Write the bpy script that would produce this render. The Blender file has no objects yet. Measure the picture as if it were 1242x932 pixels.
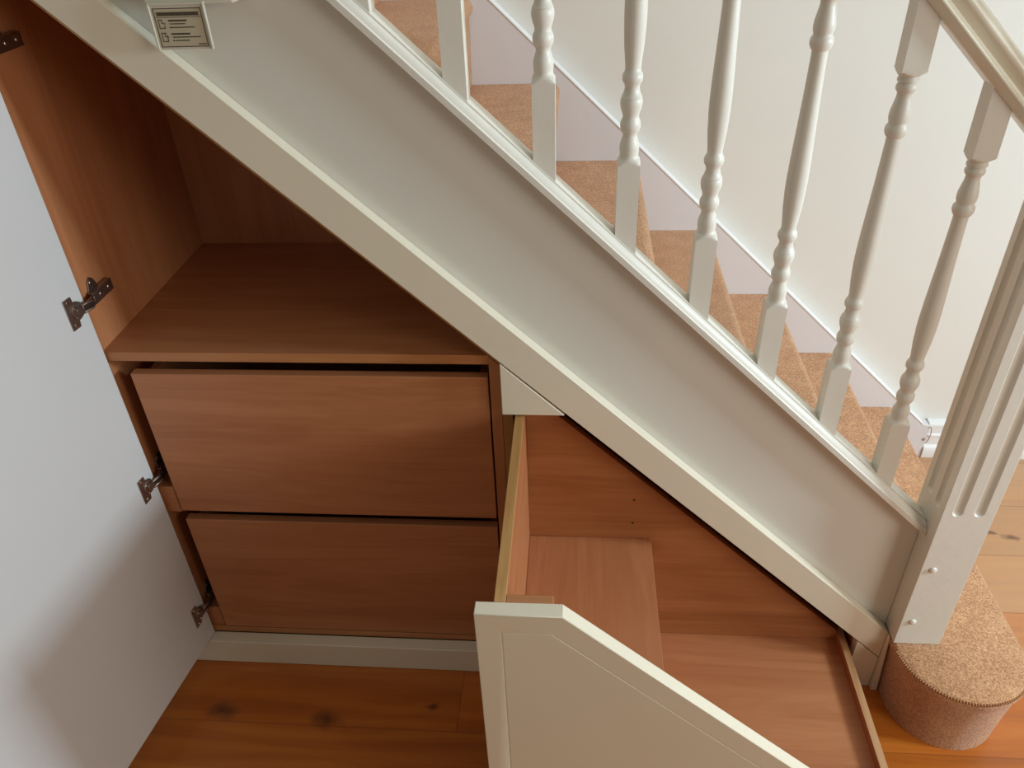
import bpy, bmesh, math, random
from mathutils import Vector, Matrix

random.seed(7)
scene = bpy.context.scene
COL = scene.collection
S = 0.9557            # pitch of the stair (rise / going)

# ------------------------------------------------------------------ materials
def srgb(r, g, b):
    def f(c):
        c /= 255.0
        return c / 12.92 if c <= 0.04045 else ((c + 0.055) / 1.055) ** 2.4
    return (f(r), f(g), f(b), 1.0)

def new_mat(name):
    m = bpy.data.materials.new(name)
    m.use_nodes = True
    nt = m.node_tree
    bs = nt.nodes['Principled BSDF']
    return m, nt, bs

def node(nt, typ, **kw):
    n = nt.nodes.new(typ)
    for k, v in kw.items():
        setattr(n, k, v)
    return n

def ramp(nt, stops):
    r = nt.nodes.new('ShaderNodeValToRGB')
    el = r.color_ramp.elements
    while len(el) > 1:
        el.remove(el[-1])
    el[0].position, el[0].color = stops[0]
    for p, c in stops[1:]:
        e = el.new(p)
        e.color = c
    return r

def paint(name, col, rough=0.4, var=0.03, bump=0.02, scale=60):
    m, nt, bs = new_mat(name)
    tc = node(nt, 'ShaderNodeTexCoord')
    nz = node(nt, 'ShaderNodeTexNoise')
    nz.inputs['Scale'].default_value = 5
    nz.inputs['Detail'].default_value = 4
    nt.links.new(tc.outputs['Object'], nz.inputs['Vector'])
    c1 = tuple(max(0, c * (1 - var)) for c in col[:3]) + (1,)
    c2 = tuple(min(1, c * (1 + var)) for c in col[:3]) + (1,)
    r = ramp(nt, [(0.3, c1), (0.7, c2)])
    nt.links.new(nz.outputs['Fac'], r.inputs['Fac'])
    nt.links.new(r.outputs['Color'], bs.inputs['Base Color'])
    bs.inputs['Roughness'].default_value = rough
    n2 = node(nt, 'ShaderNodeTexNoise')
    n2.inputs['Scale'].default_value = scale
    n2.inputs['Detail'].default_value = 3
    nt.links.new(tc.outputs['Object'], n2.inputs['Vector'])
    b = node(nt, 'ShaderNodeBump')
    b.inputs['Strength'].default_value = bump
    b.inputs['Distance'].default_value = 0.01
    nt.links.new(n2.outputs['Fac'], b.inputs['Height'])
    nt.links.new(b.outputs['Normal'], bs.inputs['Normal'])
    return m

def wood(name, axis, dark, mid, light, rough=0.36, seed=0.0):
    """laminate wood: grain stretched along one axis"""
    m, nt, bs = new_mat(name)
    tc = node(nt, 'ShaderNodeTexCoord')
    mp = node(nt, 'ShaderNodeMapping')
    sc = [9.0, 9.0, 9.0]
    sc['xyz'.index(axis)] = 0.9
    mp.inputs['Scale'].default_value = sc
    mp.inputs['Location'].default_value = (seed, seed * 1.7, seed * 0.6)
    nt.links.new(tc.outputs['Object'], mp.inputs['Vector'])
    n1 = node(nt, 'ShaderNodeTexNoise')
    n1.inputs['Scale'].default_value = 1.3
    n1.inputs['Detail'].default_value = 6
    n1.inputs['Distortion'].default_value = 0.9
    nt.links.new(mp.outputs['Vector'], n1.inputs['Vector'])
    mp2 = node(nt, 'ShaderNodeMapping')
    sc2 = [140.0, 140.0, 140.0]
    sc2['xyz'.index(axis)] = 6.0
    mp2.inputs['Scale'].default_value = sc2
    nt.links.new(tc.outputs['Object'], mp2.inputs['Vector'])
    n2 = node(nt, 'ShaderNodeTexNoise')
    n2.inputs['Scale'].default_value = 1.0
    n2.inputs['Detail'].default_value = 3
    nt.links.new(mp2.outputs['Vector'], n2.inputs['Vector'])
    mx = node(nt, 'ShaderNodeMix', data_type='FLOAT')
    mx.inputs[0].default_value = 0.26
    nt.links.new(n1.outputs['Fac'], mx.inputs[2])
    nt.links.new(n2.outputs['Fac'], mx.inputs[3])
    fig = node(nt, 'ShaderNodeMath', operation='MULTIPLY'); fig.inputs[1].default_value = 46.0
    nt.links.new(n1.outputs['Fac'], fig.inputs[0])
    sn = node(nt, 'ShaderNodeMath', operation='SINE'); nt.links.new(fig.outputs[0], sn.inputs[0])
    ad = node(nt, 'ShaderNodeMath', operation='MULTIPLY_ADD'); ad.inputs[1].default_value = 0.045
    nt.links.new(sn.outputs[0], ad.inputs[0]); nt.links.new(mx.outputs[0], ad.inputs[2])
    r = ramp(nt, [(0.34, dark), (0.5, mid), (0.66, light)])
    nt.links.new(ad.outputs[0], r.inputs['Fac'])
    nt.links.new(r.outputs['Color'], bs.inputs['Base Color'])
    bs.inputs['Roughness'].default_value = rough
    b = node(nt, 'ShaderNodeBump')
    b.inputs['Strength'].default_value = 0.05
    b.inputs['Distance'].default_value = 0.002
    nt.links.new(n2.outputs['Fac'], b.inputs['Height'])
    nt.links.new(b.outputs['Normal'], bs.inputs['Normal'])
    return m

def carpet_mat(name, c_dark, c_mid, c_light):
    m, nt, bs = new_mat(name)
    tc = node(nt, 'ShaderNodeTexCoord')
    n1 = node(nt, 'ShaderNodeTexNoise')
    n1.inputs['Scale'].default_value = 330
    n1.inputs['Detail'].default_value = 4
    n1.inputs['Roughness'].default_value = 0.7
    n2 = node(nt, 'ShaderNodeTexNoise')
    n2.inputs['Scale'].default_value = 22
    n2.inputs['Detail'].default_value = 3
    for n in (n1, n2):
        nt.links.new(tc.outputs['Object'], n.inputs['Vector'])
    mx = node(nt, 'ShaderNodeMix', data_type='FLOAT')
    mx.inputs[0].default_value = 0.14
    nt.links.new(n1.outputs['Fac'], mx.inputs[2])
    nt.links.new(n2.outputs['Fac'], mx.inputs[3])
    r = ramp(nt, [(0.36, c_dark), (0.5, c_mid), (0.63, c_light)])
    nt.links.new(mx.outputs[0], r.inputs['Fac'])
    nt.links.new(r.outputs['Color'], bs.inputs['Base Color'])
    bs.inputs['Roughness'].default_value = 0.95
    bs.inputs['Sheen Weight'].default_value = 0.28
    bs.inputs['Sheen Roughness'].default_value = 0.5
    b = node(nt, 'ShaderNodeBump')
    b.inputs['Strength'].default_value = 0.7
    b.inputs['Distance'].default_value = 0.004
    nt.links.new(mx.outputs[0], b.inputs['Height'])
    nt.links.new(b.outputs['Normal'], bs.inputs['Normal'])
    return m

def floor_mat():
    m, nt, bs = new_mat('honey_oak_planks')
    L = nt.links
    tc = node(nt, 'ShaderNodeTexCoord')
    sp = node(nt, 'ShaderNodeSeparateXYZ')
    L.new(tc.outputs['Object'], sp.inputs['Vector'])
    def math_(op, a, b=None):
        n = node(nt, 'ShaderNodeMath', operation=op)
        for i, v in enumerate((a, b)):
            if v is None: continue
            if isinstance(v, (int, float)): n.inputs[i].default_value = v
            else: L.new(v, n.inputs[i])
        return n.outputs[0]
    BW = 0.18
    yy = math_('DIVIDE', math_('ADD', sp.outputs['Y'], 0.15), BW)
    row = math_('FLOOR', yy)
    fy = math_('FRACT', yy)
    # staggered butt joints
    off = math_('MULTIPLY', row, 0.77)
    xx = math_('DIVIDE', math_('ADD', math_('ADD', sp.outputs['X'], 0.185), off), 1.9)
    colm = math_('FLOOR', xx)
    fx = math_('FRACT', xx)
    cid = node(nt, 'ShaderNodeCombineXYZ')
    L.new(row, cid.inputs[0]); L.new(colm, cid.inputs[1])
    wn = node(nt, 'ShaderNodeTexWhiteNoise', noise_dimensions='3D')
    L.new(cid.outputs[0], wn.inputs['Vector'])
    # grain
    mp = node(nt, 'ShaderNodeMapping')
    mp.inputs['Scale'].default_value = (1.3, 16, 1)
    L.new(tc.outputs['Object'], mp.inputs['Vector'])
    addv = node(nt, 'ShaderNodeVectorMath', operation='ADD')
    L.new(mp.outputs[0], addv.inputs[0])
    scl = node(nt, 'ShaderNodeVectorMath', operation='SCALE')
    L.new(wn.outputs['Color'], scl.inputs[0]); scl.inputs['Scale'].default_value = 30
    L.new(scl.outputs[0], addv.inputs[1])
    n1 = node(nt, 'ShaderNodeTexNoise')
    n1.inputs['Scale'].default_value = 1.6; n1.inputs['Detail'].default_value = 6; n1.inputs['Distortion'].default_value = 0.8
    L.new(addv.outputs[0], n1.inputs['Vector'])
    r = ramp(nt, [(0.28, srgb(166, 88, 24)), (0.5, srgb(184, 101, 30)), (0.72, srgb(197, 117, 40))])
    L.new(n1.outputs['Fac'], r.inputs['Fac'])
    tone = math_('ADD', math_('MULTIPLY', wn.outputs['Value'], 0.28), 0.86)
    mul = node(nt, 'ShaderNodeVectorMath', operation='SCALE')
    L.new(r.outputs['Color'], mul.inputs[0]); L.new(tone, mul.inputs['Scale'])
    # washed-out glare painted into the board colour, row by row down the hall
    glare = node(nt, 'ShaderNodeMix', data_type='RGBA')
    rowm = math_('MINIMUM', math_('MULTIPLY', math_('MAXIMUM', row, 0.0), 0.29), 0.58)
    L.new(rowm, glare.inputs[0]); L.new(mul.outputs[0], glare.inputs[6]); glare.inputs[7].default_value = srgb(196, 166, 128)
    # knots
    cur = glare.outputs[2]
    kd = node(nt, 'ShaderNodeTexNoise'); kd.inputs['Scale'].default_value = 38; kd.inputs['Detail'].default_value = 3
    L.new(tc.outputs['Object'], kd.inputs['Vector'])
    for kx, ky, kr in ((-0.697, -0.128, 0.034), (-0.469, -0.136, 0.032), (1.176, 0.452, 0.02), (-0.24, -0.095, 0.014), (1.13, 0.47, 0.012)):
        dx = math_('MULTIPLY', math_('SUBTRACT', sp.outputs['X'], kx), 0.62)
        dy = math_('SUBTRACT', sp.outputs['Y'], ky)
        d = math_('SQRT', math_('ADD', math_('MULTIPLY', dx, dx), math_('MULTIPLY', dy, dy)))
        d = math_('ADD', d, math_('MULTIPLY', math_('SUBTRACT', kd.outputs['Fac'], 0.5), 0.03))
        mr = node(nt, 'ShaderNodeMapRange')
        mr.inputs['From Min'].default_value = kr * 0.1; mr.inputs['From Max'].default_value = kr * 0.8
        mr.inputs['To Min'].default_value = 0.75; mr.inputs['To Max'].default_value = 0.0
        L.new(d, mr.inputs['Value'])
        k = node(nt, 'ShaderNodeMix', data_type='RGBA')
        L.new(mr.outputs[0], k.inputs[0]); L.new(cur, k.inputs[6]); k.inputs[7].default_value = srgb(58, 30, 14)
        cur = k.outputs[2]
    # seams
    ey = math_('MINIMUM', fy, math_('SUBTRACT', 1.0, fy))
    ex = math_('MULTIPLY', math_('MINIMUM', fx, math_('SUBTRACT', 1.0, fx)), 1.9 / BW)
    e = math_('MINIMUM', ex, ey)
    sm = node(nt, 'ShaderNodeMapRange')
    sm.inputs['From Min'].default_value = 0.002; sm.inputs['From Max'].default_value = 0.012
    sm.inputs['To Min'].default_value = 0.45; sm.inputs['To Max'].default_value = 0.0
    L.new(e, sm.inputs['Value'])
    k = node(nt, 'ShaderNodeMix', data_type='RGBA')
    L.new(sm.outputs[0], k.inputs[0]); L.new(cur, k.inputs[6]); k.inputs[7].default_value = srgb(105, 56, 22)
    L.new(k.outputs[2], bs.inputs['Base Color'])
    bs.inputs['Roughness'].default_value = 0.33
    bs.inputs['Coat Weight'].default_value = 0.25
    bs.inputs['Coat Roughness'].default_value = 0.3
    b = node(nt, 'ShaderNodeBump'); b.inputs['Strength'].default_value = 0.12; b.inputs['Distance'].default_value = 0.002
    inv = math_('MULTIPLY', sm.outputs[0], -2.0)
    L.new(math_('ADD', inv, math_('MULTIPLY', n1.outputs['Fac'], 0.4)), b.inputs['Height'])
    L.new(b.outputs['Normal'], bs.inputs['Normal'])
    return m

W_D, W_M, W_L = srgb(169, 107, 68), srgb(180, 117, 77), srgb(188, 126, 85)
M = {}
M['wood_x'] = wood('beech_laminate_horizontal', 'x', W_D, W_M, W_L)
M['wood_x2'] = wood('beech_laminate_horizontal_second', 'x', W_D, W_M, W_L, seed=3.7)
M['wood_x_shade'] = wood('beech_laminate_shaded', 'x', srgb(150, 93, 54), srgb(164, 105, 64), srgb(176, 118, 75), seed=6.1)  # same laminate, with the shade on the pull-out's back put into the colour
M['wood_z'] = wood('beech_laminate_vertical', 'z', W_D, W_M, W_L)
M['wood_y'] = wood('beech_laminate_deep', 'y', W_D, W_M, W_L, seed=1.3)
M['edge_y'] = wood('beech_edge_band', 'y', srgb(172, 126, 72), srgb(186, 140, 84), srgb(198, 154, 98))
M['edge_x'] = wood('beech_edge_band_horizontal', 'x', srgb(166, 108, 64), srgb(180, 120, 74), srgb(192, 134, 86))
M['edge_z'] = wood('beech_edge_band_vertical', 'z', srgb(150, 108, 62), srgb(164, 120, 72), srgb(176, 132, 84))
M['edge_y2'] = wood('brown_edge_band', 'y', srgb(160, 112, 72), srgb(184, 138, 96), srgb(196, 152, 112))
M['white'] = paint('white_satin_paint', srgb(226, 217, 196), 0.36, 0.012, 0.012)
M['string'] = paint('white_string_paint', srgb(221, 219, 210), 0.36, 0.012, 0.02)
M['gloss'] = paint('old_white_gloss_paint', srgb(225, 221, 210), 0.40, 0.02, 0.05, 45)
M['wall'] = paint('cream_wall_emulsion', srgb(227, 225, 218), 0.9, 0.012, 0.008, 120)
M['inner'] = paint('white_wall_string_paint', srgb(222, 219, 221), 0.45, 0.012, 0.03)
M['skirt'] = paint('white_skirting_gloss', srgb(236, 236, 236), 0.3, 0.01, 0.01)
M['rail'] = paint('handrail_gloss_paint', srgb(228, 222, 204), 0.26, 0.01, 0.01)
M['doorp'] = paint('white_door_laminate', srgb(212, 211, 210), 0.4, 0.008, 0.005)
M['carpet'] = carpet_mat('tan_twist_carpet', srgb(146, 96, 58), srgb(198, 143, 97), srgb(228, 181, 137))
M['stitch'] = paint('tan_yarn', srgb(186, 138, 96), 0.9, 0.15, 0.4, 300)
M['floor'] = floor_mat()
M['plastic'] = paint('cream_plastic', srgb(205, 200, 184), 0.4, 0.01, 0.01)
M['label'] = paint('beige_label_card', srgb(188, 178, 152), 0.5, 0.02, 0.01)
M['ink'] = paint('brown_ink', srgb(74, 62, 46), 0.6, 0.05, 0.01)
M['chip'] = paint('bare_plaster', srgb(176, 150, 132), 0.9, 0.1, 0.2)
M['hole'] = paint('dark_hole', srgb(38, 22, 14), 0.9, 0.05, 0.05)
m, nt, bs = new_mat('dark_bronze_hinge_metal')
bs.inputs['Base Color'].default_value = srgb(168, 152, 142)
bs.inputs['Metallic'].default_value = 1.0
nz = node(nt, 'ShaderNodeTexNoise'); nz.inputs['Scale'].default_value = 90
mr = node(nt, 'ShaderNodeMapRange'); mr.inputs['To Min'].default_value = 0.25; mr.inputs['To Max'].default_value = 0.5
nt.links.new(nz.outputs['Fac'], mr.inputs['Value']); nt.links.new(mr.outputs[0], bs.inputs['Roughness'])
M['metal'] = m
m, nt, bs = new_mat('bright_nickel_screw')
bs.inputs['Base Color'].default_value = srgb(215, 210, 205)
bs.inputs['Metallic'].default_value = 1.0
bs.inputs['Roughness'].default_value = 0.25
M['screw'] = m

# ------------------------------------------------------------------ mesh helpers
AX = {'x': (1, 2, 0), 'y': (0, 2, 1), 'z': (0, 1, 2)}

def prism(bm, poly, axis, a0, a1, mi=0):
    """polygon in the two other axes, extruded along axis from a0 to a1"""
    i, j, k = AX[axis]
    def vert(p, a):
        c = [0, 0, 0]; c[i], c[j], c[k] = p[0], p[1], a
        return bm.verts.new(c)
    lo = [vert(p, a0) for p in poly]
    hi = [vert(p, a1) for p in poly]
    n = len(poly)
    fs = [bm.faces.new(lo[::-1]), bm.faces.new(hi)]
    for q in range(n):
        fs.append(bm.faces.new((lo[q], lo[(q + 1) % n], hi[(q + 1) % n], hi[q])))
    for f in fs: f.material_index = mi
    return fs

def box(bm, x0, x1, y0, y1, z0, z1, mi=0):
    return prism(bm, [(x0, z0), (x1, z0), (x1, z1), (x0, z1)], 'y', y0, y1, mi)

def sweep_slope(bm, prof, K, x0, x1, mi=0):
    """profile of (y, vertical offset) swept down the pitch line z = K - S x"""
    a = [bm.verts.new((x0, y, K - S * x0 + d)) for y, d in prof]
    b = [bm.verts.new((x1, y, K - S * x1 + d)) for y, d in prof]
    n = len(prof)
    bm.faces.new(a); bm.faces.new(b[::-1])
    for q in range(n):
        bm.faces.new((a[q], b[q], b[(q + 1) % n], a[(q + 1) % n]))

def sweep_x(bm, prof, x0, x1):
    a = [bm.verts.new((x0, y, z)) for y, z in prof]
    b = [bm.verts.new((x1, y, z)) for y, z in prof]
    n = len(prof)
    bm.faces.new(a); bm.faces.new(b[::-1])
    for q in range(n):
        bm.faces.new((a[q], b[q], b[(q + 1) % n], a[(q + 1) % n]))

def cyl(bm, c, axis, r, h, n=20, r2=None):
    i, j, k = AX[axis]
    r2 = r if r2 is None else r2
    lo, hi = [], []
    for q in range(n):
        t = 2 * math.pi * q / n
        for lst, rr, a in ((lo, r, 0), (hi, r2, h)):
            p = [0, 0, 0]
            p[i], p[j], p[k] = c[i] + rr * math.cos(t), c[j] + rr * math.sin(t), c[k] + a
            lst.append(bm.verts.new(p))
    bm.faces.new(lo); bm.faces.new(hi)
    for q in range(n):
        bm.faces.new((lo[q], lo[(q + 1) % n], hi[(q + 1) % n], hi[q]))

def dome(bm, c, axis, r, h, sign=1, n=18, m=6):
    i, j, k = AX[axis]
    rings = []
    for s in range(m):
        a = math.pi / 2 * s / m
        ring = []
        for q in range(n):
            t = 2 * math.pi * q / n
            p = [0, 0, 0]
            p[i] = c[i] + r * math.cos(a) * math.cos(t)
            p[j] = c[j] + r * math.cos(a) * math.sin(t)
            p[k] = c[k] + sign * h * math.sin(a)
            ring.append(bm.verts.new(p))
        rings.append(ring)
    p = [c[0], c[1], c[2]]; p[k] += sign * h
    top = bm.verts.new(p)
    for s in range(m - 1):
        for q in range(n):
            bm.faces.new((rings[s][q], rings[s][(q + 1) % n], rings[s + 1][(q + 1) % n], rings[s + 1][q]))
    for q in range(n):
        bm.faces.new((rings[-1][q], rings[-1][(q + 1) % n], top))
    bm.faces.new(rings[0][::-1])

def tube(bm, pts, r, n=8):
    rings = []
    for q, p in enumerate(pts):
        p = Vector(p)
        a = Vector(pts[max(0, q - 1)]); b = Vector(pts[min(len(pts) - 1, q + 1)])
        t = (b - a).normalized()
        u = t.cross(Vector((0.3, 0.2, 1))).normalized(); v = t.cross(u)
        rings.append([bm.verts.new(p + r * (math.cos(2 * math.pi * s / n) * u + math.sin(2 * math.pi * s / n) * v)) for s in range(n)])
    for q in range(len(rings) - 1):
        for s in range(n):
            bm.faces.new((rings[q][s], rings[q][(s + 1) % n], rings[q + 1][(s + 1) % n], rings[q + 1][s]))
    bm.faces.new(rings[0]); bm.faces.new(rings[-1][::-1])

def finish(name, bm, mats, parent=None, bevel=0.0, seg=2, sharp=32, at=None):
    bmesh.ops.recalc_face_normals(bm, faces=bm.faces)
    for f in bm.faces: f.smooth = True
    lim = math.radians(sharp)
    for e in bm.edges:
        if len(e.link_faces) == 2 and e.calc_face_angle(0) > lim:
            e.smooth = False
    me = bpy.data.meshes.new(name)
    bm.to_mesh(me); bm.free()
    if not isinstance(mats, (list, tuple)): mats = [mats]
    for mm in mats: me.materials.append(mm)
    o = bpy.data.objects.new(name, me)
    COL.objects.link(o)
    if bevel:
        md = o.modifiers.new('Bevel', 'BEVEL')
        md.width = bevel; md.segments = seg; md.limit_method = 'ANGLE'; md.angle_limit = math.radians(35)
    if parent is not None:
        o.parent = parent
    pw = world_loc(parent)
    o.location = Vector(at if at else (0, 0, 0)) - pw
    return o

def world_loc(o):
    v = Vector((0, 0, 0))
    while o is not None:
        v += o.location
        o = o.parent
    return v

def thing(name, label, cat, loc=(0, 0, 0), group=None):
    o = bpy.data.objects.new(name, None)
    o.empty_display_size = 0.1
    COL.objects.link(o)
    o.location = loc
    o['label'] = label; o['category'] = cat
    if group: o['group'] = group
    return o

def structure(name, bm, mat, bevel=0.0):
    o = finish(name, bm, mat, None, bevel)
    o['kind'] = 'structure'
    return o

def B(): return bmesh.new()

# ------------------------------------------------------------------ room shell
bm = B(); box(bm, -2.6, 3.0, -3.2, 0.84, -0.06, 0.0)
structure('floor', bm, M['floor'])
bm = B(); box(bm, -2.6, 3.0, 0.802, 0.90, -0.05, 3.0)
structure('wall_back', bm, M['wall'])
# right-hand wall with a glazed front-door opening the daylight comes through
WX, WY0, WY1, WZ0, WZ1 = 2.62, -0.70, -0.22, 1.22, 1.78
bm = B()
box(bm, WX, WX + 0.12, -3.2, WY0, -0.05, 3.0)
box(bm, WX, WX + 0.12, WY1, 0.79, -0.05, 3.0)
box(bm, WX, WX + 0.12, WY0, WY1, -0.05, WZ0)
box(bm, WX, WX + 0.12, WY0, WY1, WZ1, 3.0)
structure('wall_right', bm, M['wall'])
bm = B()
for y0, y1, z0, z1 in ((WY0, WY0 + .05, WZ0, WZ1), (WY1 - .05, WY1, WZ0, WZ1), (WY0, WY1, WZ0, WZ0 + .05), (WY0, WY1, WZ1 - .05, WZ1)):
    box(bm, WX + 0.03, WX + 0.09, y0, y1, z0, z1)
structure('window_1', bm, M['white'])
# understair wall to the left of the cupboard
bm = B()
def Kz(K, x): return K - S * x
prism(bm, [(-1.9, 0), (-0.80, 0), (-0.80, Kz(0.79, -0.80)), (-1.9, Kz(0.79, -1.9))], 'y', 0.035, 0.14)
structure('wall_left', bm, M['wall'])

# skirting on the back wall, right of the stair
bm = B()
prof = [(0.8015, 0.0), (0.768, 0.0), (0.766, 0.02), (0.768, 0.034), (0.773, 0.041), (0.776, 0.043), (0.776, 0.068), (0.773, 0.072),
        (0.773, 0.078), (0.777, 0.082), (0.778, 0.103), (0.775, 0.107), (0.776, 0.113), (0.782, 0.117), (0.8015, 0.118)]
sweep_x(bm, prof, 1.0585, 2.62)
structure('baseboard_back', bm, M['skirt'])

# ------------------------------------------------------------------ staircase
NOSE1, GO, RI = 0.941, 0.186, 0.178
def nose(k): return NOSE1 - GO * (k - 1)

st = thing('staircase', 'carpeted closed-string staircase rising to the left behind the white balusters', 'staircase', (0.2, 0.4, 0))
bm = B()
prism(bm, [(-1.3, Kz(0.80, -1.3)), (0.6915, Kz(0.80, 0.6915)), (0.6915, Kz(1.110, 0.6915)), (-1.3, Kz(1.110, -1.3))], 'y', 0.024, 0.056)
finish('outer_string', bm, M['string'], st, 0.001)
bm = B()
prism(bm, [(-1.3, Kz(0.82, -1.3)), (0.85, 0.0), (1.058, 0.0), (1.058, 0.113), (1.042, 0.116), (1.035, Kz(1.107, 1.035)), (-1.3, Kz(1.107, -1.3))], 'y', 0.772, 0.8015)
inner = finish('inner_string', bm, M['inner'], st, 0.001, 2)
bm = B()
sweep_slope(bm, [(0.7705, 0.0002), (0.8015, 0.0002), (0.8015, 0.0052), (0.7725, 0.0052), (0.7705, 0.0035)], 1.107, -1.3, 1.035)
finish('lit_edge_bead', bm, M['skirt'], inner)  # added bead, whiter than the string to imitate its lit top edge
bm = B()
pts = [(1.056 + 0.016 * math.cos(t) * 0.6, 0.7695, 0.082 + 0.030 * math.sin(t)) for t in [(-80 + 16 * q) * math.pi / 180 for q in range(11)]]
tube(bm, pts, 0.0013)
dome(bm, (1.052, 0.772, 0.064), 'y', 0.0055, 0.002, -1)
c = finish('chipped_end', bm, M['chip'], inner)

def step_profile(k):
    z, x = RI * k, nose(k)
    xb = nose(k + 1) - 0.024
    r = 0.019
    P = [(xb, z), (x - r, z)]
    for a in range(75, -46, -15):
        t = math.radians(a)
        P.append((x - r + r * math.cos(t), z - r + r * math.sin(t)))
    P += [(x - 0.009, z - 0.036), (x - 0.012, z - RI + 0.0005), (x - 0.03, z - RI + 0.0005), (x - 0.03, z - 0.03), (xb, z - 0.03)]
    return P

for k in range(2, 10):
    bm = B()
    prism(bm, step_profile(k), 'y', 0.0565, 0.7715)
    finish('carpeted_step', bm, M['carpet'], st, 0.0, sharp=40)

# bottom step with the rounded curtail end in front of the newel
def curtail_ring(z, inset, cx=0.8165, cy=-0.03, r=0.1245):
    rr = r - inset
    P = []
    for q in range(41):
        t = math.pi + math.pi * q / 40
        P.append((cx + rr * math.cos(t), cy + rr * math.sin(t), z))
    P.append((cx + rr, 0.30, z)); P.append((cx + rr, 0.7715, z))
    P.append((0.72, 0.7715, z)); P.append((0.72, 0.06, z)); P.append((cx - rr, 0.06, z))
    return P
bm = B()
H1 = RI - 0.0005
levels = [(0.0005, 0.016), (0.03, 0.015), (0.09, 0.011), (0.14, 0.007), (H1 - 0.024, 0.0035), (H1 - 0.013, 0.0), (H1 - 0.006, 0.0012), (H1 - 0.002, 0.004), (H1, 0.009)]
rings = [[bm.verts.new(p) for p in curtail_ring(z, i)] for z, i in levels]
for a, b in zip(rings, rings[1:]):
    n = len(a)
    for q in range(n):
        bm.faces.new((a[q], a[(q + 1) % n], b[(q + 1) % n], b[q]))
bm.faces.new(rings[0][::-1]); bm.faces.new(rings[-1])
cs = finish('curtail_step', bm, M['carpet'], st, 0.0, sharp=50)
bm = B()
N = 72
for q in range(N):      # whipped seam round the front of the curtail
    t = math.pi * 1.03 + math.pi * 0.95 * q / (N - 1)
    rr = 0.1215
    c0 = Vector((0.8165 + rr * math.cos(t), -0.03 + rr * math.sin(t), H1 - 0.0045))
    tang = Vector((-math.sin(t), math.cos(t), 0)); out = Vector((math.cos(t), math.sin(t), 0))
    mat = Matrix((tang * 0.0027 + out * 0.001, out * 0.0036, Vector((0, 0, 0.0042)) + out * 0.001)).transposed()
    res = bmesh.ops.create_icosphere(bm, subdivisions=1, radius=1.0)
    for v in res['verts']:
        v.co = mat @ v.co + c0
finish('stitched_seam', bm, M['stitch'], cs)

# ------------------------------------------------------------------ balustrade
NX, NY, NW = 0.6920, -0.0236, 0.0876
bal = thing('balustrade', 'white painted balustrade of turned balusters, fluted newel post and moulded handrail', 'balustrade', (0.3, 0.03, 0.178))

bm = B()   # base rail on top of the string
KR = 1.127
prof = [(0.0, -0.012), (0.0, -0.0005), (0.0008, 0.0002), (0.0030, 0.0002), (0.0042, 0.0012), (0.0052, 0.0042), (0.0075, 0.0085), (0.0105, 0.0115), (0.0135, 0.0130),
        (0.0140, 0.0098), (0.0152, 0.0098), (0.0158, 0.0155), (0.0165, 0.016), (0.049, 0.016), (0.052, 0.0145), (0.055, 0.011), (0.058, 0.006), (0.062, 0.002), (0.065, 0.0), (0.065, -0.012),
        (0.0565, -0.016), (0.0235, -0.016), (0.010, -0.0155)]
sweep_slope(bm, prof, KR, -1.3, 0.6915)
finish('base_rail', bm, M['gloss'], bal, 0.0, sharp=25)

bm = B()   # handrail
KH = 1.796
cy = 0.0325
half = [(0.0, 0.0), (0.0170, 0.0), (0.0182, 0.0010), (0.0272, 0.0098), (0.0296, 0.0128), (0.0298, 0.0150), (0.0282, 0.0172), (0.0245, 0.0182), (0.0200, 0.0205), (0.0185, 0.025), (0.0195, 0.0295),
        (0.0225, 0.034), (0.0255, 0.0385), (0.0262, 0.044), (0.0245, 0.0505), (0.020, 0.0565), (0.012, 0.0615), (0.0, 0.0635)]
prof = [(cy - a, d) for a, d in half] + [(cy + a, d) for a, d in half[-2:0:-1]]
sweep_slope(bm, prof, KH, -1.0, 0.6915)
finish('handrail', bm, M['rail'], bal, 0.0, sharp=40)

# newel post with round-ended flutes
def flute_depth(u, z):
    d = 0.0
    for c in (0.0247, 0.0609):
        w = 0.0085
        du = u - c
        dz = min(0.0, z - 0.537)
        r = math.hypot(du, dz)
        if r < w:
            d = max(d, 0.0062 * (1 - (r / w) ** 2) ** 0.7)
    return d
us = sorted(set([0.0, 0.0012, NW - 0.0012, NW] + [c + 0.0085 * math.sin(math.pi / 2 * q / 7) for c in (0.0247, 0.0609) for q in range(-7, 8)] + [0.008, 0.0428, 0.08]))
zs = [0.1785, 0.25, 0.35, 0.45, 0.52] + [0.5275 + 0.0012 * q for q in range(13)] + [0.56, 0.62, 0.8, 1.0, 1.2, 1.34]
bm = B()
def newel_face(fn, fl=True):
    g = [[bm.verts.new(fn(u, z, flute_depth(u, z) if fl else 0.0)) for u in us] for z in zs]
    for i in range(len(zs) - 1):
        for j in range(len(us) - 1):
            bm.faces.new((g[i][j], g[i][j + 1], g[i + 1][j + 1], g[i + 1][j]))
newel_face(lambda u, z, d: (NX + u, NY + d, z))
newel_face(lambda u, z, d: (NX + d, NY + NW - u, z))
newel_face(lambda u, z, d: (NX + NW - d, NY + u, z))
newel_face(lambda u, z, d: (NX + NW - u, NY + NW - d, z))
bmesh.ops.remove_doubles(bm, verts=bm.verts, dist=0.00005)
bmesh.ops.holes_fill(bm, edges=[e for e in bm.edges if len(e.link_faces) == 1])
nw = finish('newel_post', bm, M['gloss'], bal, 0.0, sharp=30)
md = nw.modifiers.new('Bevel', 'BEVEL'); md.width = 0.001; md.segments = 2; md.limit_method = 'ANGLE'; md.angle_limit = math.radians(70)
bm = B()
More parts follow.
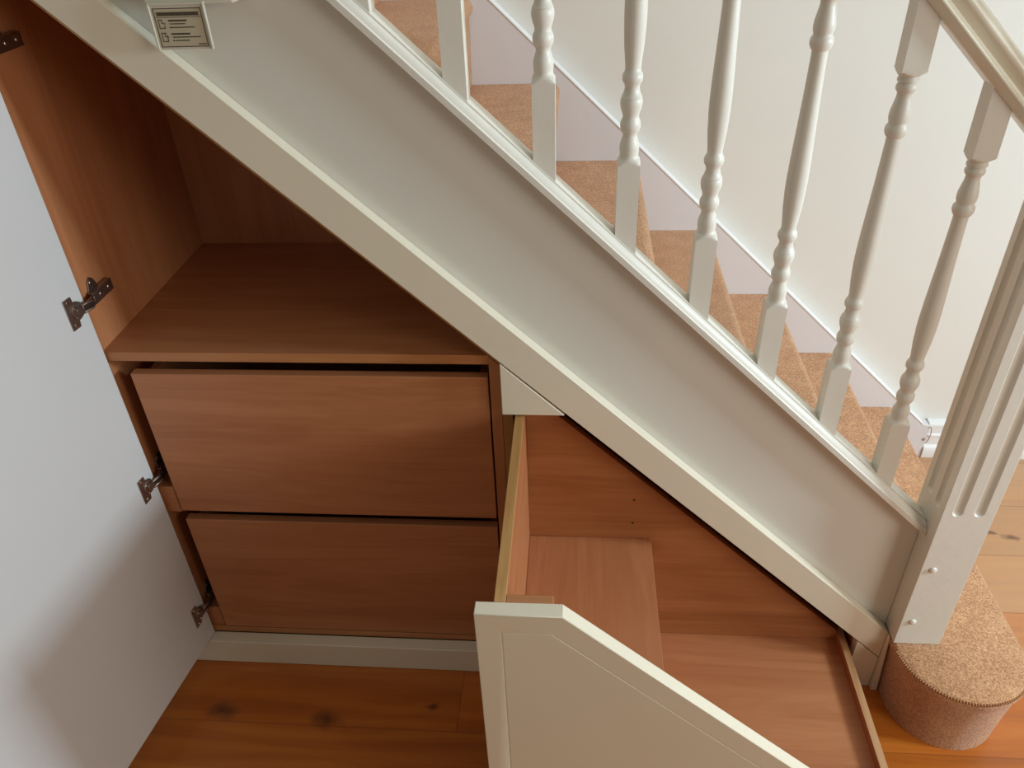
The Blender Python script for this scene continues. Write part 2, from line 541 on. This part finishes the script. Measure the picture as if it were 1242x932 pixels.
box(bm, NX - 0.012, NX + NW + 0.012, NY - 0.012, NY + NW + 0.012, 1.34, 1.36)
prism(bm, [(NX - 0.006, 1.36), (NX + NW + 0.006, 1.36), (NX + NW - 0.012, 1.385), (NX + 0.012, 1.385)], 'y', NY - 0.006, NY + NW + 0.006)
finish('newel_cap', bm, M['gloss'], nw, 0.003)
for z in (0.392, 0.245):
    bm = B(); cyl(bm, (0.7125, NY, z), 'y', 0.0070, -0.0008); dome(bm, (0.7125, NY - 0.0008, z), 'y', 0.0068, 0.0032, -1)
    finish('bolt_cap', bm, M['gloss'], nw)

# turned baluster (local origin on the base rail at its axis)
HB = 0.0156
prof = [(0.0, .03), (.1165, .03), (.1190, .0222), (.1215, .0200), (.1240, .0175), (.1262, .0150), (.1285, .0132), (.1320, .0128), (.1385, .0136), (.1450, .0136), (.150, .0122), (.1575, .0098), (.1615, .0101),
        (.1645, .0122), (.168, .0136), (.1725, .0141), (.177, .0135), (.181, .0116), (.184, .0108), (.1885, .0118), (.194, .0138), (.200, .0150), (.206, .0149), (.2085, .0138), (.2095, .0142), (.2115, .0130),
        (.2165, .0108), (.2225, .0098), (.2270, .0110), (.2295, .0130), (.2345, .0140), (.2395, .0131), (.242, .0112), (.2465, .0104), (.255, .0111), (.275, .0131), (.300, .0144), (.318, .0146), (.345, .0141),
        (.380, .0129), (.420, .0116), (.455, .0107), (.482, .0102), (.4885, .0103), (.491, .0126), (.4955, .0145), (.4995, .0149), (.5035, .0143), (.5065, .0122), (.5085, .0119), (.512, .0132), (.5165, .0138),
        (.523, .0134), (.531, .0119), (.540, .0101), (.5455, .0096), (.548, .0106), (.5505, .0128), (.5545, .0136), (.5578, .0124), (.5592, .0112), (.5604, .0114), (.5614, .0136), (.5650, .0138), (.5664, .0126), (.5685, .0130), (.5702, .0152), (.5725, .0185), (.5750, .0222), (.5775, .03), (.668, .03)]
def baluster_mesh():
    bm = B()
    n = 48
    rings = []
    for z, R in prof:
        ring = []
        for q in range(n):
            t = 2 * math.pi * q / n
            sq = HB / max(abs(math.cos(t)), abs(math.sin(t)))
            r = min(sq, R)
            x, y = r * math.cos(t), r * math.sin(t)
            zz = z
            if z == 0.0: zz = -S * x + 0.0005
            if z == prof[-1][0]: zz = z - S * x + 0.001
            ring.append(bm.verts.new((x, y, zz)))
        rings.append(ring)
    for a, b in zip(rings, rings[1:]):
        for q in range(n):
            bm.faces.new((a[q], a[(q + 1) % n], b[(q + 1) % n], b[q]))
    bm.faces.new(rings[0][::-1]); bm.faces.new(rings[-1])
    return bm
BX, BY = 0.597, 0.0325
base = None
for q in range(8):
    x = BX - 0.118 * q
    loc = (x, BY, KR + 0.016 - S * x)
    if base is None:
        base = finish('baluster', baluster_mesh(), M['gloss'], bal, sharp=38, at=loc)
    else:
        c = base.copy(); COL.objects.link(c); c.parent = bal
        c.location = Vector(loc) - bal.location

# ------------------------------------------------------------------ white fitted surround of the cupboards
sur = thing('cupboard_surround', 'white painted sloping fascia board with corner and end panels under the stair string', 'fascia', (0.0, 0.01, 0.0))
bm = B()
prism(bm, [(-1.1, Kz(0.758, -1.1)), (0.6885, Kz(0.758, 0.6885)), (0.6885, Kz(0.8383, 0.6885)), (-1.1, Kz(0.8383, -1.1))], 'y', 0.0, 0.0235)
finish('sloping_fascia', bm, M['white'], sur, 0.0012)
bm = B()
prism(bm, [(-0.0697, 0.7176), (0.0365, 0.7176), (-0.0697, Kz(0.7545, -0.0697))], 'y', 0.0, 0.022)
finish('corner_panel', bm, M['white'], sur, 0.0012)
bm = B()
prism(bm, [(0.636, 0.0005), (0.6885, 0.0005), (0.6885, Kz(0.755, 0.6885)), (0.636, Kz(0.755, 0.636))], 'y', 0.0, 0.022)
finish('end_panel', bm, M['white'], sur, 0.001)
bm = B()
prism(bm, [(0.6892, 0.0005), (0.7035, 0.0005), (0.6915, 0.177), (0.6892, 0.177)], 'y', -0.010, 0.0235)
finish('scribe_strip', bm, M['white'], sur, 0.001)

pl = B()
box(pl, -0.86, 0.6345, -0.005, 0.0225, 0.0005, 0.0725)
pl = finish('plinth', pl, M['white'], None, 0.0015)
pl['label'] = 'white plinth board along the floor under the two wooden drawers'; pl['category'] = 'plinth'

# ------------------------------------------------------------------ tall cupboard with two drawers and the open door
cb = thing('cupboard', 'open wood-lined understair cupboard with a shelf above two closed beech drawers', 'cupboard', (-0.42, 0.25, 0.07))
YF, YB = 0.0232, 0.4646
XL, XR0, XR1 = -0.7595, -0.0907, -0.0720
bm = B()
prism(bm, [(XL - 0.018, 0.0735), (XL, 0.0735), (XL, Kz(0.7345, XL)), (XL - 0.018, Kz(0.7345, XL - 0.018))], 'y', YF + 0.001, YB + 0.012)
finish('side_panel', bm, M['wood_z'], cb, 0.0006)
bm = B()
prism(bm, [(XL, 0.091), (XR0, 0.091), (XR0, Kz(0.7345, XR0)), (XL, Kz(0.7345, XL))], 'y', YB, YB + 0.012)
finish('back_panel', bm, M['wood_z'], cb)
bm = B()
prism(bm, [(XR0, 0.0735), (XR1, 0.0735), (XR1, Kz(0.7345, XR1)), (XR0, Kz(0.7345, XR0))], 'y', YF, YB + 0.012)
finish('divider', bm, M['wood_z'], cb, 0.0006)
bm = B(); box(bm, XL, XR0, YF, YB, 0.8049, 0.8229)
sh = finish('shelf', bm, [M['wood_x'], M['edge_x']], cb, 0.0006)
for p in sh.data.polygons:
    if p.normal.y < -0.9: p.material_index = 1
bm = B(); box(bm, XL, XR0, YF, YB, 0.0735, 0.0905)
finish('bottom_panel', bm, M['edge_x'], cb, 0.0006)
bm = B()
prism(bm, [(-1.0, Kz(0.754, -1.0)), (-0.0722, Kz(0.754, -0.0722)), (-0.0722, Kz(0.7365, -0.0722)), (-1.0, Kz(0.7365, -1.0))], 'y', YF + 0.0005, YB + 0.012)
finish('sloping_top_panel', bm, M['edge_y'], cb)
for z0, z1 in ((0.0908, 0.150), (0.4420, 0.508)):
    bm = B(); box(bm, XL + 0.0003, -0.7275, YF + 0.004, 0.45, z0, z1)
    finish('runner_packer', bm, M['wood_y'], cb, 0.0006)

def drawer(z0, z1, mat, lab):
    bm = B(); box(bm, -0.7240, -0.0937, YF, YF + 0.018, z0, z1)
    d = finish('drawer', bm, [mat], cb, 0.0012)
    bm = B()
    h = z1 - 0.022
    box(bm, -0.718, -0.704, YF + 0.019, 0.43, z0 + 0.012, h)
    box(bm, -0.114, -0.100, YF + 0.019, 0.43, z0 + 0.012, h)
    box(bm, -0.7035, -0.1145, 0.416, 0.43, z0 + 0.012, h)
    box(bm, -0.7035, -0.1145, YF + 0.019, 0.4155, z0 + 0.014, z0 + 0.024)
    finish('drawer_box', bm, M['wood_y'], d)
    d['label'] = lab
drawer(0.4486, 0.7779, M['wood_x'], 'upper beech drawer front')
drawer(0.0925, 0.4246, M['wood_x2'], 'lower beech drawer front')

# door, hinged on the left and swung open a little past square
ang = math.atan2(0.048, 0.323)
HX, HY = -0.752, 0.0185
dt = Vector((-math.sin(ang), -math.cos(ang), 0))     # along the door away from the hinge
dn = Vector((math.cos(ang), -math.sin(ang), 0))      # out of the inner face, towards the cupboard opening
def dpt(s, z, o=0.0):
    p = Vector((HX, HY, 0)) + dt * s + dn * o
    return Vector((p.x, p.y, z))
bm = B()
WD = 0.655
quad = [(0.0, 0.0755), (WD, 0.0755), (WD, 1.474 - S * WD), (0.0, 1.474)]
a = [bm.verts.new(dpt(s, z)) for s, z in quad]
b = [bm.verts.new(dpt(s, z, -0.021)) for s, z in quad]
bm.faces.new(a); bm.faces.new(b[::-1])
for q in range(4):
    bm.faces.new((a[q], a[(q + 1) % 4], b[(q + 1) % 4], b[q]))
door = finish('door', bm, M['doorp'], cb, 0.0012)
door['label'] = 'tall white door swung open at the left'

def hinge(zc):
    bm = B()
    def slab(pts, o0, o1, mi=0):
        lo = [bm.verts.new(dpt(s, zc + z, o0)) for s, z in pts]
        hi = [bm.verts.new(dpt(s, zc + z, o1)) for s, z in pts]
        n = len(pts)
        fs = [bm.faces.new(lo), bm.faces.new(hi[::-1])]
        for q in range(n):
            fs.append(bm.faces.new((lo[q], hi[q], hi[(q + 1) % n], lo[(q + 1) % n])))
        for f in fs: f.material_index = mi
    # flange plate on the door, long side away from the door edge, cup bulging towards it
    out = [(0.0435, -0.027), (0.0435, 0.027), (0.0255, 0.027), (0.024, 0.017)]
    out += [(0.024 - 0.0165 * math.cos(t), 0.0165 * math.sin(t)) for t in [math.pi / 2 - math.pi * q / 12 for q in range(13)]]
    out += [(0.024, -0.017), (0.0255, -0.027)]
    slab(out, 0.0002, 0.0022)
    cup = [(0.0225 - 0.0135 * math.cos(2 * math.pi * q / 20), 0.0135 * math.sin(2 * math.pi * q / 20)) for q in range(20)]
    slab(cup, 0.0022, 0.0050)
    slab([(0.0285, -0.006), (0.0285, 0.006), (0.0165, 0.006), (0.0165, -0.006)], 0.0050, 0.0085)
    for zz in (-0.0205, 0.0205):
        sc = [(0.0350 - 0.0035 * math.cos(2 * math.pi * q / 12), zz + 0.0035 * math.sin(2 * math.pi * q / 12)) for q in range(12)]
        slab(sc, 0.0022, 0.0034, 1)
    for s, z in ((0.030, 0.008), (0.029, -0.009), (0.013, -0.005), (0.012, 0.010)):
        slab([(s - 0.0016, z - 0.0016), (s + 0.0016, z - 0.0016), (s + 0.0016, z + 0.0016), (s - 0.0016, z + 0.0016)], 0.005, 0.0068, 1)
    # link arms from the cup across to the side panel
    A0 = dpt(0.016, zc, 0.008)
    A1 = Vector((XL + 0.011, 0.040, zc - 0.001))
    for dz in (-0.0062, 0.0062):
        tube(bm, [A0 + Vector((0, 0, dz)), (A0 + A1) / 2 + Vector((0.006, 0, dz)), A1 + Vector((0, 0, dz))], 0.0026)
    mid = (A0 + A1) / 2
    vs = [A0 + Vector((0, 0, -.006)), A1 + Vector((0, 0, -.006)), A1 + Vector((0, 0, .006)), A0 + Vector((0, 0, .006))]
    f = [bm.verts.new(v + Vector((0.002, 0, 0))) for v in vs]; g = [bm.verts.new(v - Vector((0.001, 0, 0))) for v in vs]
    bm.faces.new(f); bm.faces.new(g[::-1])
    for q in range(4): bm.faces.new((f[q], g[q], g[(q + 1) % 4], f[(q + 1) % 4]))
    # arm body and mounting plate on the side panel
    box(bm, XL + 0.003, XL + 0.0135, 0.038, 0.097, zc - 0.0115, zc + 0.0085)
    prism(bm, [(0.046, zc - 0.012), (0.072, zc - 0.012), (0.074, zc), (0.072, zc + 0.012), (0.066, zc + 0.024), (0.058, zc + 0.029), (0.050, zc + 0.024), (0.042, zc)], 'x', XL + 0.0002, XL + 0.003)
    def screw(y, z, x):
        n0 = len(bm.faces)
        cyl(bm, (x, y, z), 'x', 0.0038, 0.0014, 14)
        bm.faces.ensure_lookup_table()
        for f in list(bm.faces)[n0:]: f.material_index = 1
    screw(0.058, zc - 0.001, XL + 0.0135); screw(0.084, zc - 0.001, XL + 0.0135)
    screw(0.056, zc + 0.020, XL + 0.003)
    finish('hinge', bm, [M['metal'], M['screw']], door, 0.0003, 1)
for zc in (1.315, 0.920, 0.537, 0.169):
    hinge(zc)

# ------------------------------------------------------------------ pull-out corner drawer
po = thing('pull_out_drawer', 'pulled-out corner drawer with white sloping front and wooden box inside', 'drawer', (0.28, -0.18, 0.0))
FY0, FY1 = -0.4162, -0.3945
FZ = 0.7145
outer = [(-0.072, 0.079), (0.632, 0.079), (0.632, FZ - S * (0.632 - 0.0413)), (0.0413, FZ), (-0.072, FZ)]
def offset_poly(P, d):
    n = len(P); out = []
    for q in range(n):
        p0, p1, p2 = Vector(P[q - 1]), Vector(P[q]), Vector(P[(q + 1) % n])
        e1 = (p1 - p0).normalized(); e2 = (p2 - p1).normalized()
        n1 = Vector((-e1.y, e1.x)); n2 = Vector((-e2.y, e2.x))
        b = (n1 + n2).normalized()
        out.append(tuple(p1 + b * (d / b.dot(n1))))
    return out
bm = B()
G = 0.0335
l0 = [bm.verts.new((x, FY0, z)) for x, z in outer]
l1 = [bm.verts.new((x, FY0, z)) for x, z in offset_poly(outer, G)]
l2 = [bm.verts.new((x, FY0 + 0.0022, z)) for x, z in offset_poly(outer, G + 0.0008)]
l3 = [bm.verts.new((x, FY0, z)) for x, z in offset_poly(outer, G + 0.0022)]
lb = [bm.verts.new((x, FY1, z)) for x, z in outer]
n = len(outer)
for a, b in ((l0, l1), (l1, l2), (l2, l3), (lb, l0)):
    for q in range(n):
        bm.faces.new((a[q], a[(q + 1) % n], b[(q + 1) % n], b[q]))
bm.faces.new(l3); bm.faces.new(lb[::-1])
fp = finish('front_panel', bm, M['white'], po, 0.0)
md = fp.modifiers.new('Bevel', 'BEVEL'); md.width = 0.0012; md.segments = 2; md.limit_method = 'ANGLE'; md.angle_limit = math.radians(80)
fp.modifiers['Bevel'].angle_limit = math.radians(80)

YBI = 0.0385          # inner face of the drawer's back
# left side, right side, back, inner front, bottom
bm = B(); box(bm, -0.0481, -0.0324, FY1 + 0.0003, YBI + 0.0155, 0.0865, 0.714)
o = finish('side_panel', bm, [M['wood_y'], M['edge_y']], po, 0.0008)
for p in o.data.polygons:
    if p.normal.z > 0.9: p.material_index = 1
bm = B(); box(bm, 0.6099, 0.6243, FY1 + 0.0003, YBI + 0.0155, 0.0865, 0.124)
o = finish('side_panel', bm, [M['wood_y'], M['edge_y2']], po, 0.0008)
for p in o.data.polygons:
    if p.normal.z > 0.9: p.material_index = 1
KB = 0.7115
bm = B()
prism(bm, [(-0.0322, 0.103), (0.6097, 0.103), (0.6097, Kz(KB, 0.6097)), (0.0, Kz(KB, 0.0)), (-0.0322, Kz(KB, 0.0))], 'y', YBI, YBI + 0.0155)
bk = finish('back_panel', bm, M['wood_x_shade'], po, 0.0006)
for x, z in ((0.167, 0.491), (0.167, 0.431)):
    bm = B(); cyl(bm, (x, YBI, z), 'y', 0.0022, -0.0004, 12)
    finish('screw_hole', bm, M['hole'], bk)
bm = B()
prism(bm, [(-0.0322, 0.103), (0.6097, 0.103), (0.6097, FZ - 0.022 - S * (0.6097 - 0.0290)), (0.0300, FZ - 0.022), (0.0290, FZ - 0.0005), (-0.0322, FZ - 0.0005)], 'y', FY1 + 0.0003, -0.3815)
o = finish('inner_front', bm, [M['wood_x'], M['edge_x']], po, 0.0008)
for p in o.data.polygons:
    if p.normal.z > 0.3: p.material_index = 1
bm = B(); box(bm, -0.0322, 0.6097, FY1 + 0.0003, YBI + 0.0155, 0.0865, 0.1025)
finish('bottom_panel', bm, M['wood_x'], po, 0.0)
# boxed-in raised platform at the deep end
bm = B()
box(bm, -0.0320, 0.2045, -0.3812, YBI - 0.0003, 0.3735, 0.3895)
box(bm, 0.1885, 0.2045, -0.3812, YBI - 0.0003, 0.1028, 0.3735)
finish('raised_platform', bm, M['wood_y'], po, 0.0008)

# carcass behind the pull-out (the dark recess)
rc = thing('corner_recess', 'dark wooden recess behind the pulled-out corner drawer under the fascia', 'recess', (0.3, 0.3, 0.0))
bm = B()
prism(bm, [(-0.064, Kz(0.754, -0.064)), (0.634, Kz(0.754, 0.634)), (0.634, Kz(0.740, 0.634)), (-0.064, Kz(0.740, -0.064))], 'y', 0.0242, 0.46)
finish('sloping_top_panel', bm, M['wood_x'], rc)
bm = B(); prism(bm, [(-0.0715, 0.074), (0.634, 0.074), (0.634, Kz(0.738, 0.634)), (-0.0715, Kz(0.738, -0.0715))], 'y', 0.465, 0.477)
finish('back_panel', bm, M['wood_x'], rc)
bm = B(); prism(bm, [(-0.0715, 0.074), (-0.0535, 0.074), (-0.0535, Kz(0.738, -0.0535)), (-0.0715, Kz(0.738, -0.0715))], 'y', 0.0235, 0.4645)
finish('side_panel', bm, M['edge_z'], rc, 0.0005)
bm = B(); box(bm, 0.636, 0.650, 0.0225, 0.46, 0.001, 0.130)
finish('side_panel', bm, M['wood_y'], rc)

# ------------------------------------------------------------------ control box with hanging flap, top left on the string
ct = thing('control_box', 'small cream wall control box with a hanging instruction flap on the stair string', 'control box', (-0.44, 0.024, 1.366))
bm = B(); box(bm, -0.494, -0.376, -0.0135, 0.0237, 1.3665, 1.470)
cas = finish('casing', bm, M['plastic'], ct, 0.004, 3)
FX0, FX1, FZ0, FZ1, FYA = -0.489, -0.4145, 1.3150, 1.3690, -0.0150
bm = B()
box(bm, FX0 + 0.002, FX1 - 0.002, FYA, FYA + 0.002, FZ0, FZ1)
box(bm, FX0, FX0 + 0.0028, FYA - 0.0022, FYA + 0.002, FZ0 - 0.0005, FZ1)
box(bm, FX1 - 0.0028, FX1, FYA - 0.0022, FYA + 0.002, FZ0 - 0.0005, FZ1)
cyl(bm, (FX0, FYA + 0.0005, FZ1 - 0.0005), 'x', 0.0022, FX1 - FX0, 12)
fl = finish('flap', bm, M['plastic'], ct, 0.0006)
bm = B()
LX0, LX1, LZ0, LZ1 = FX0 + 0.006, FX1 - 0.006, FZ0 + 0.003, FZ1 - 0.005
box(bm, LX0, LX1, FYA - 0.0003, FYA - 0.00005, LZ0, LZ1)
lab = finish('instruction_label', bm, M['label'], fl)
bm = B()
def ink(u0, u1, v0, v1):
    X = lambda u: LX0 + (LX1 - LX0) * u
    Z = lambda v: LZ1 - (LZ1 - LZ0) * v
    box(bm, X(u0), X(u1), FYA - 0.0005, FYA - 0.0003, Z(v1), Z(v0))
for r in ((0, 1, 0, .022), (0, 1, .978, 1), (0, .016, 0, 1), (.984, 1, 0, 1), (.03, .97, .225, .238), (.05, .95, .10, .112), (.05, .95, .185, .197)):
    ink(*r)
def words(u0, u1, v, h, fill):
    u = u0
    while u < u1 - 0.005:
        w = min(random.uniform(0.018, 0.05), u1 - u)
        ink(u, u + w * fill, v, v + h); u += w
words(.06, .94, .115, .068, .88)
words(.27, .66, .295, .045, .94)
words(.29, .62, .385, .028, .80)
words(.27, .80, .475, .030, .80)
words(.27, .67, .635, .045, .94)
words(.29, .88, .725, .030, .80)
words(.27, .63, .815, .028, .80)
words(.80, .97, .915, .028, .90)
for v0, flip in ((.28, 0), (.62, 1)):
    ink(.06, .075, v0, v0 + .24); ink(.06, .14 + .03 * flip, v0, v0 + .022); ink(.06, .18, v0 + .218, v0 + .24)
    ink(.165, .18, v0 + .16 - .10 * flip, v0 + .24); ink(.125, .14, v0, v0 + .09); ink(.125, .165, v0 + .09, v0 + .11)
    ink(.165, .20, v0 + .10, v0 + .125)
finish('printed_lines', bm, M['ink'], fl)

# ------------------------------------------------------------------ lights
w = bpy.data.worlds.new('World'); scene.world = w
w.use_nodes = True
bg = w.node_tree.nodes['Background']
bg.inputs['Color'].default_value = (1.0, 0.94, 0.77, 1)
bg.inputs['Strength'].default_value = 0.212

def area(name, loc, target, size, size_y, power, col):
    l = bpy.data.lights.new(name, 'AREA')
    l.shape = 'RECTANGLE'; l.size = size; l.size_y = size_y; l.energy = power; l.color = col
    o = bpy.data.objects.new(name, l); COL.objects.link(o)
    o.location = loc
    d = Vector(target) - Vector(loc)
    o.rotation_euler = d.to_track_quat('-Z', 'Y').to_euler()
    return o
area('window_daylight', (WX + 0.02, (WY0 + WY1) / 2, (WZ0 + WZ1) / 2), (0, (WY0 + WY1) / 2, (WZ0 + WZ1) / 2 - 0.8), 0.32, 0.38, 54, (0.69, 0.88, 1.0))
area('front_right_fill', (2.4, -1.6, 1.5), (-0.3, -0.1, 0.6), 1.1, 1.5, 31, (1.0, 0.98, 0.90))  # added fill lamp, unseen, lifts the shadows from the front right
area('overhead_fill', (0.1, 0.25, 2.75), (0.1, 0.25, 0.0), 0.9, 0.9, 6.5, (1.0, 0.98, 0.92))  # added overhead lamp, unseen, brightens treads, inner string and floor

# ------------------------------------------------------------------ camera (solved from the photograph's vanishing lines)
cam = bpy.data.cameras.new('camera')
co = bpy.data.objects.new('camera', cam); COL.objects.link(co)
RR = [[0.9966733, -0.0806795, -0.0115416], [0.0727128, 0.8162763, 0.5730671], [-0.0368136, -0.5719999, 0.8194272]]
right, fwd, up = (Vector((RR[0][c], RR[1][c], RR[2][c])) for c in range(3))
mw = Matrix.Identity(4)
for r in range(3):
    mw[r][0], mw[r][1], mw[r][2] = right[r], up[r], -fwd[r]
mw[0][3], mw[1][3], mw[2][3] = (0.054069, -1.058501, 1.523907)
co.matrix_world = mw
cam.sensor_fit = 'HORIZONTAL'; cam.sensor_width = 36.0
cam.lens = 36.0 * 950.086 / 1242.0
cam.clip_start = 0.02
scene.camera = co

vs = scene.view_settings
vs.view_transform = 'Standard'; vs.look = 'None'; vs.gamma = 1.0; vs.use_curve_mapping = False
vs.exposure = 0.0
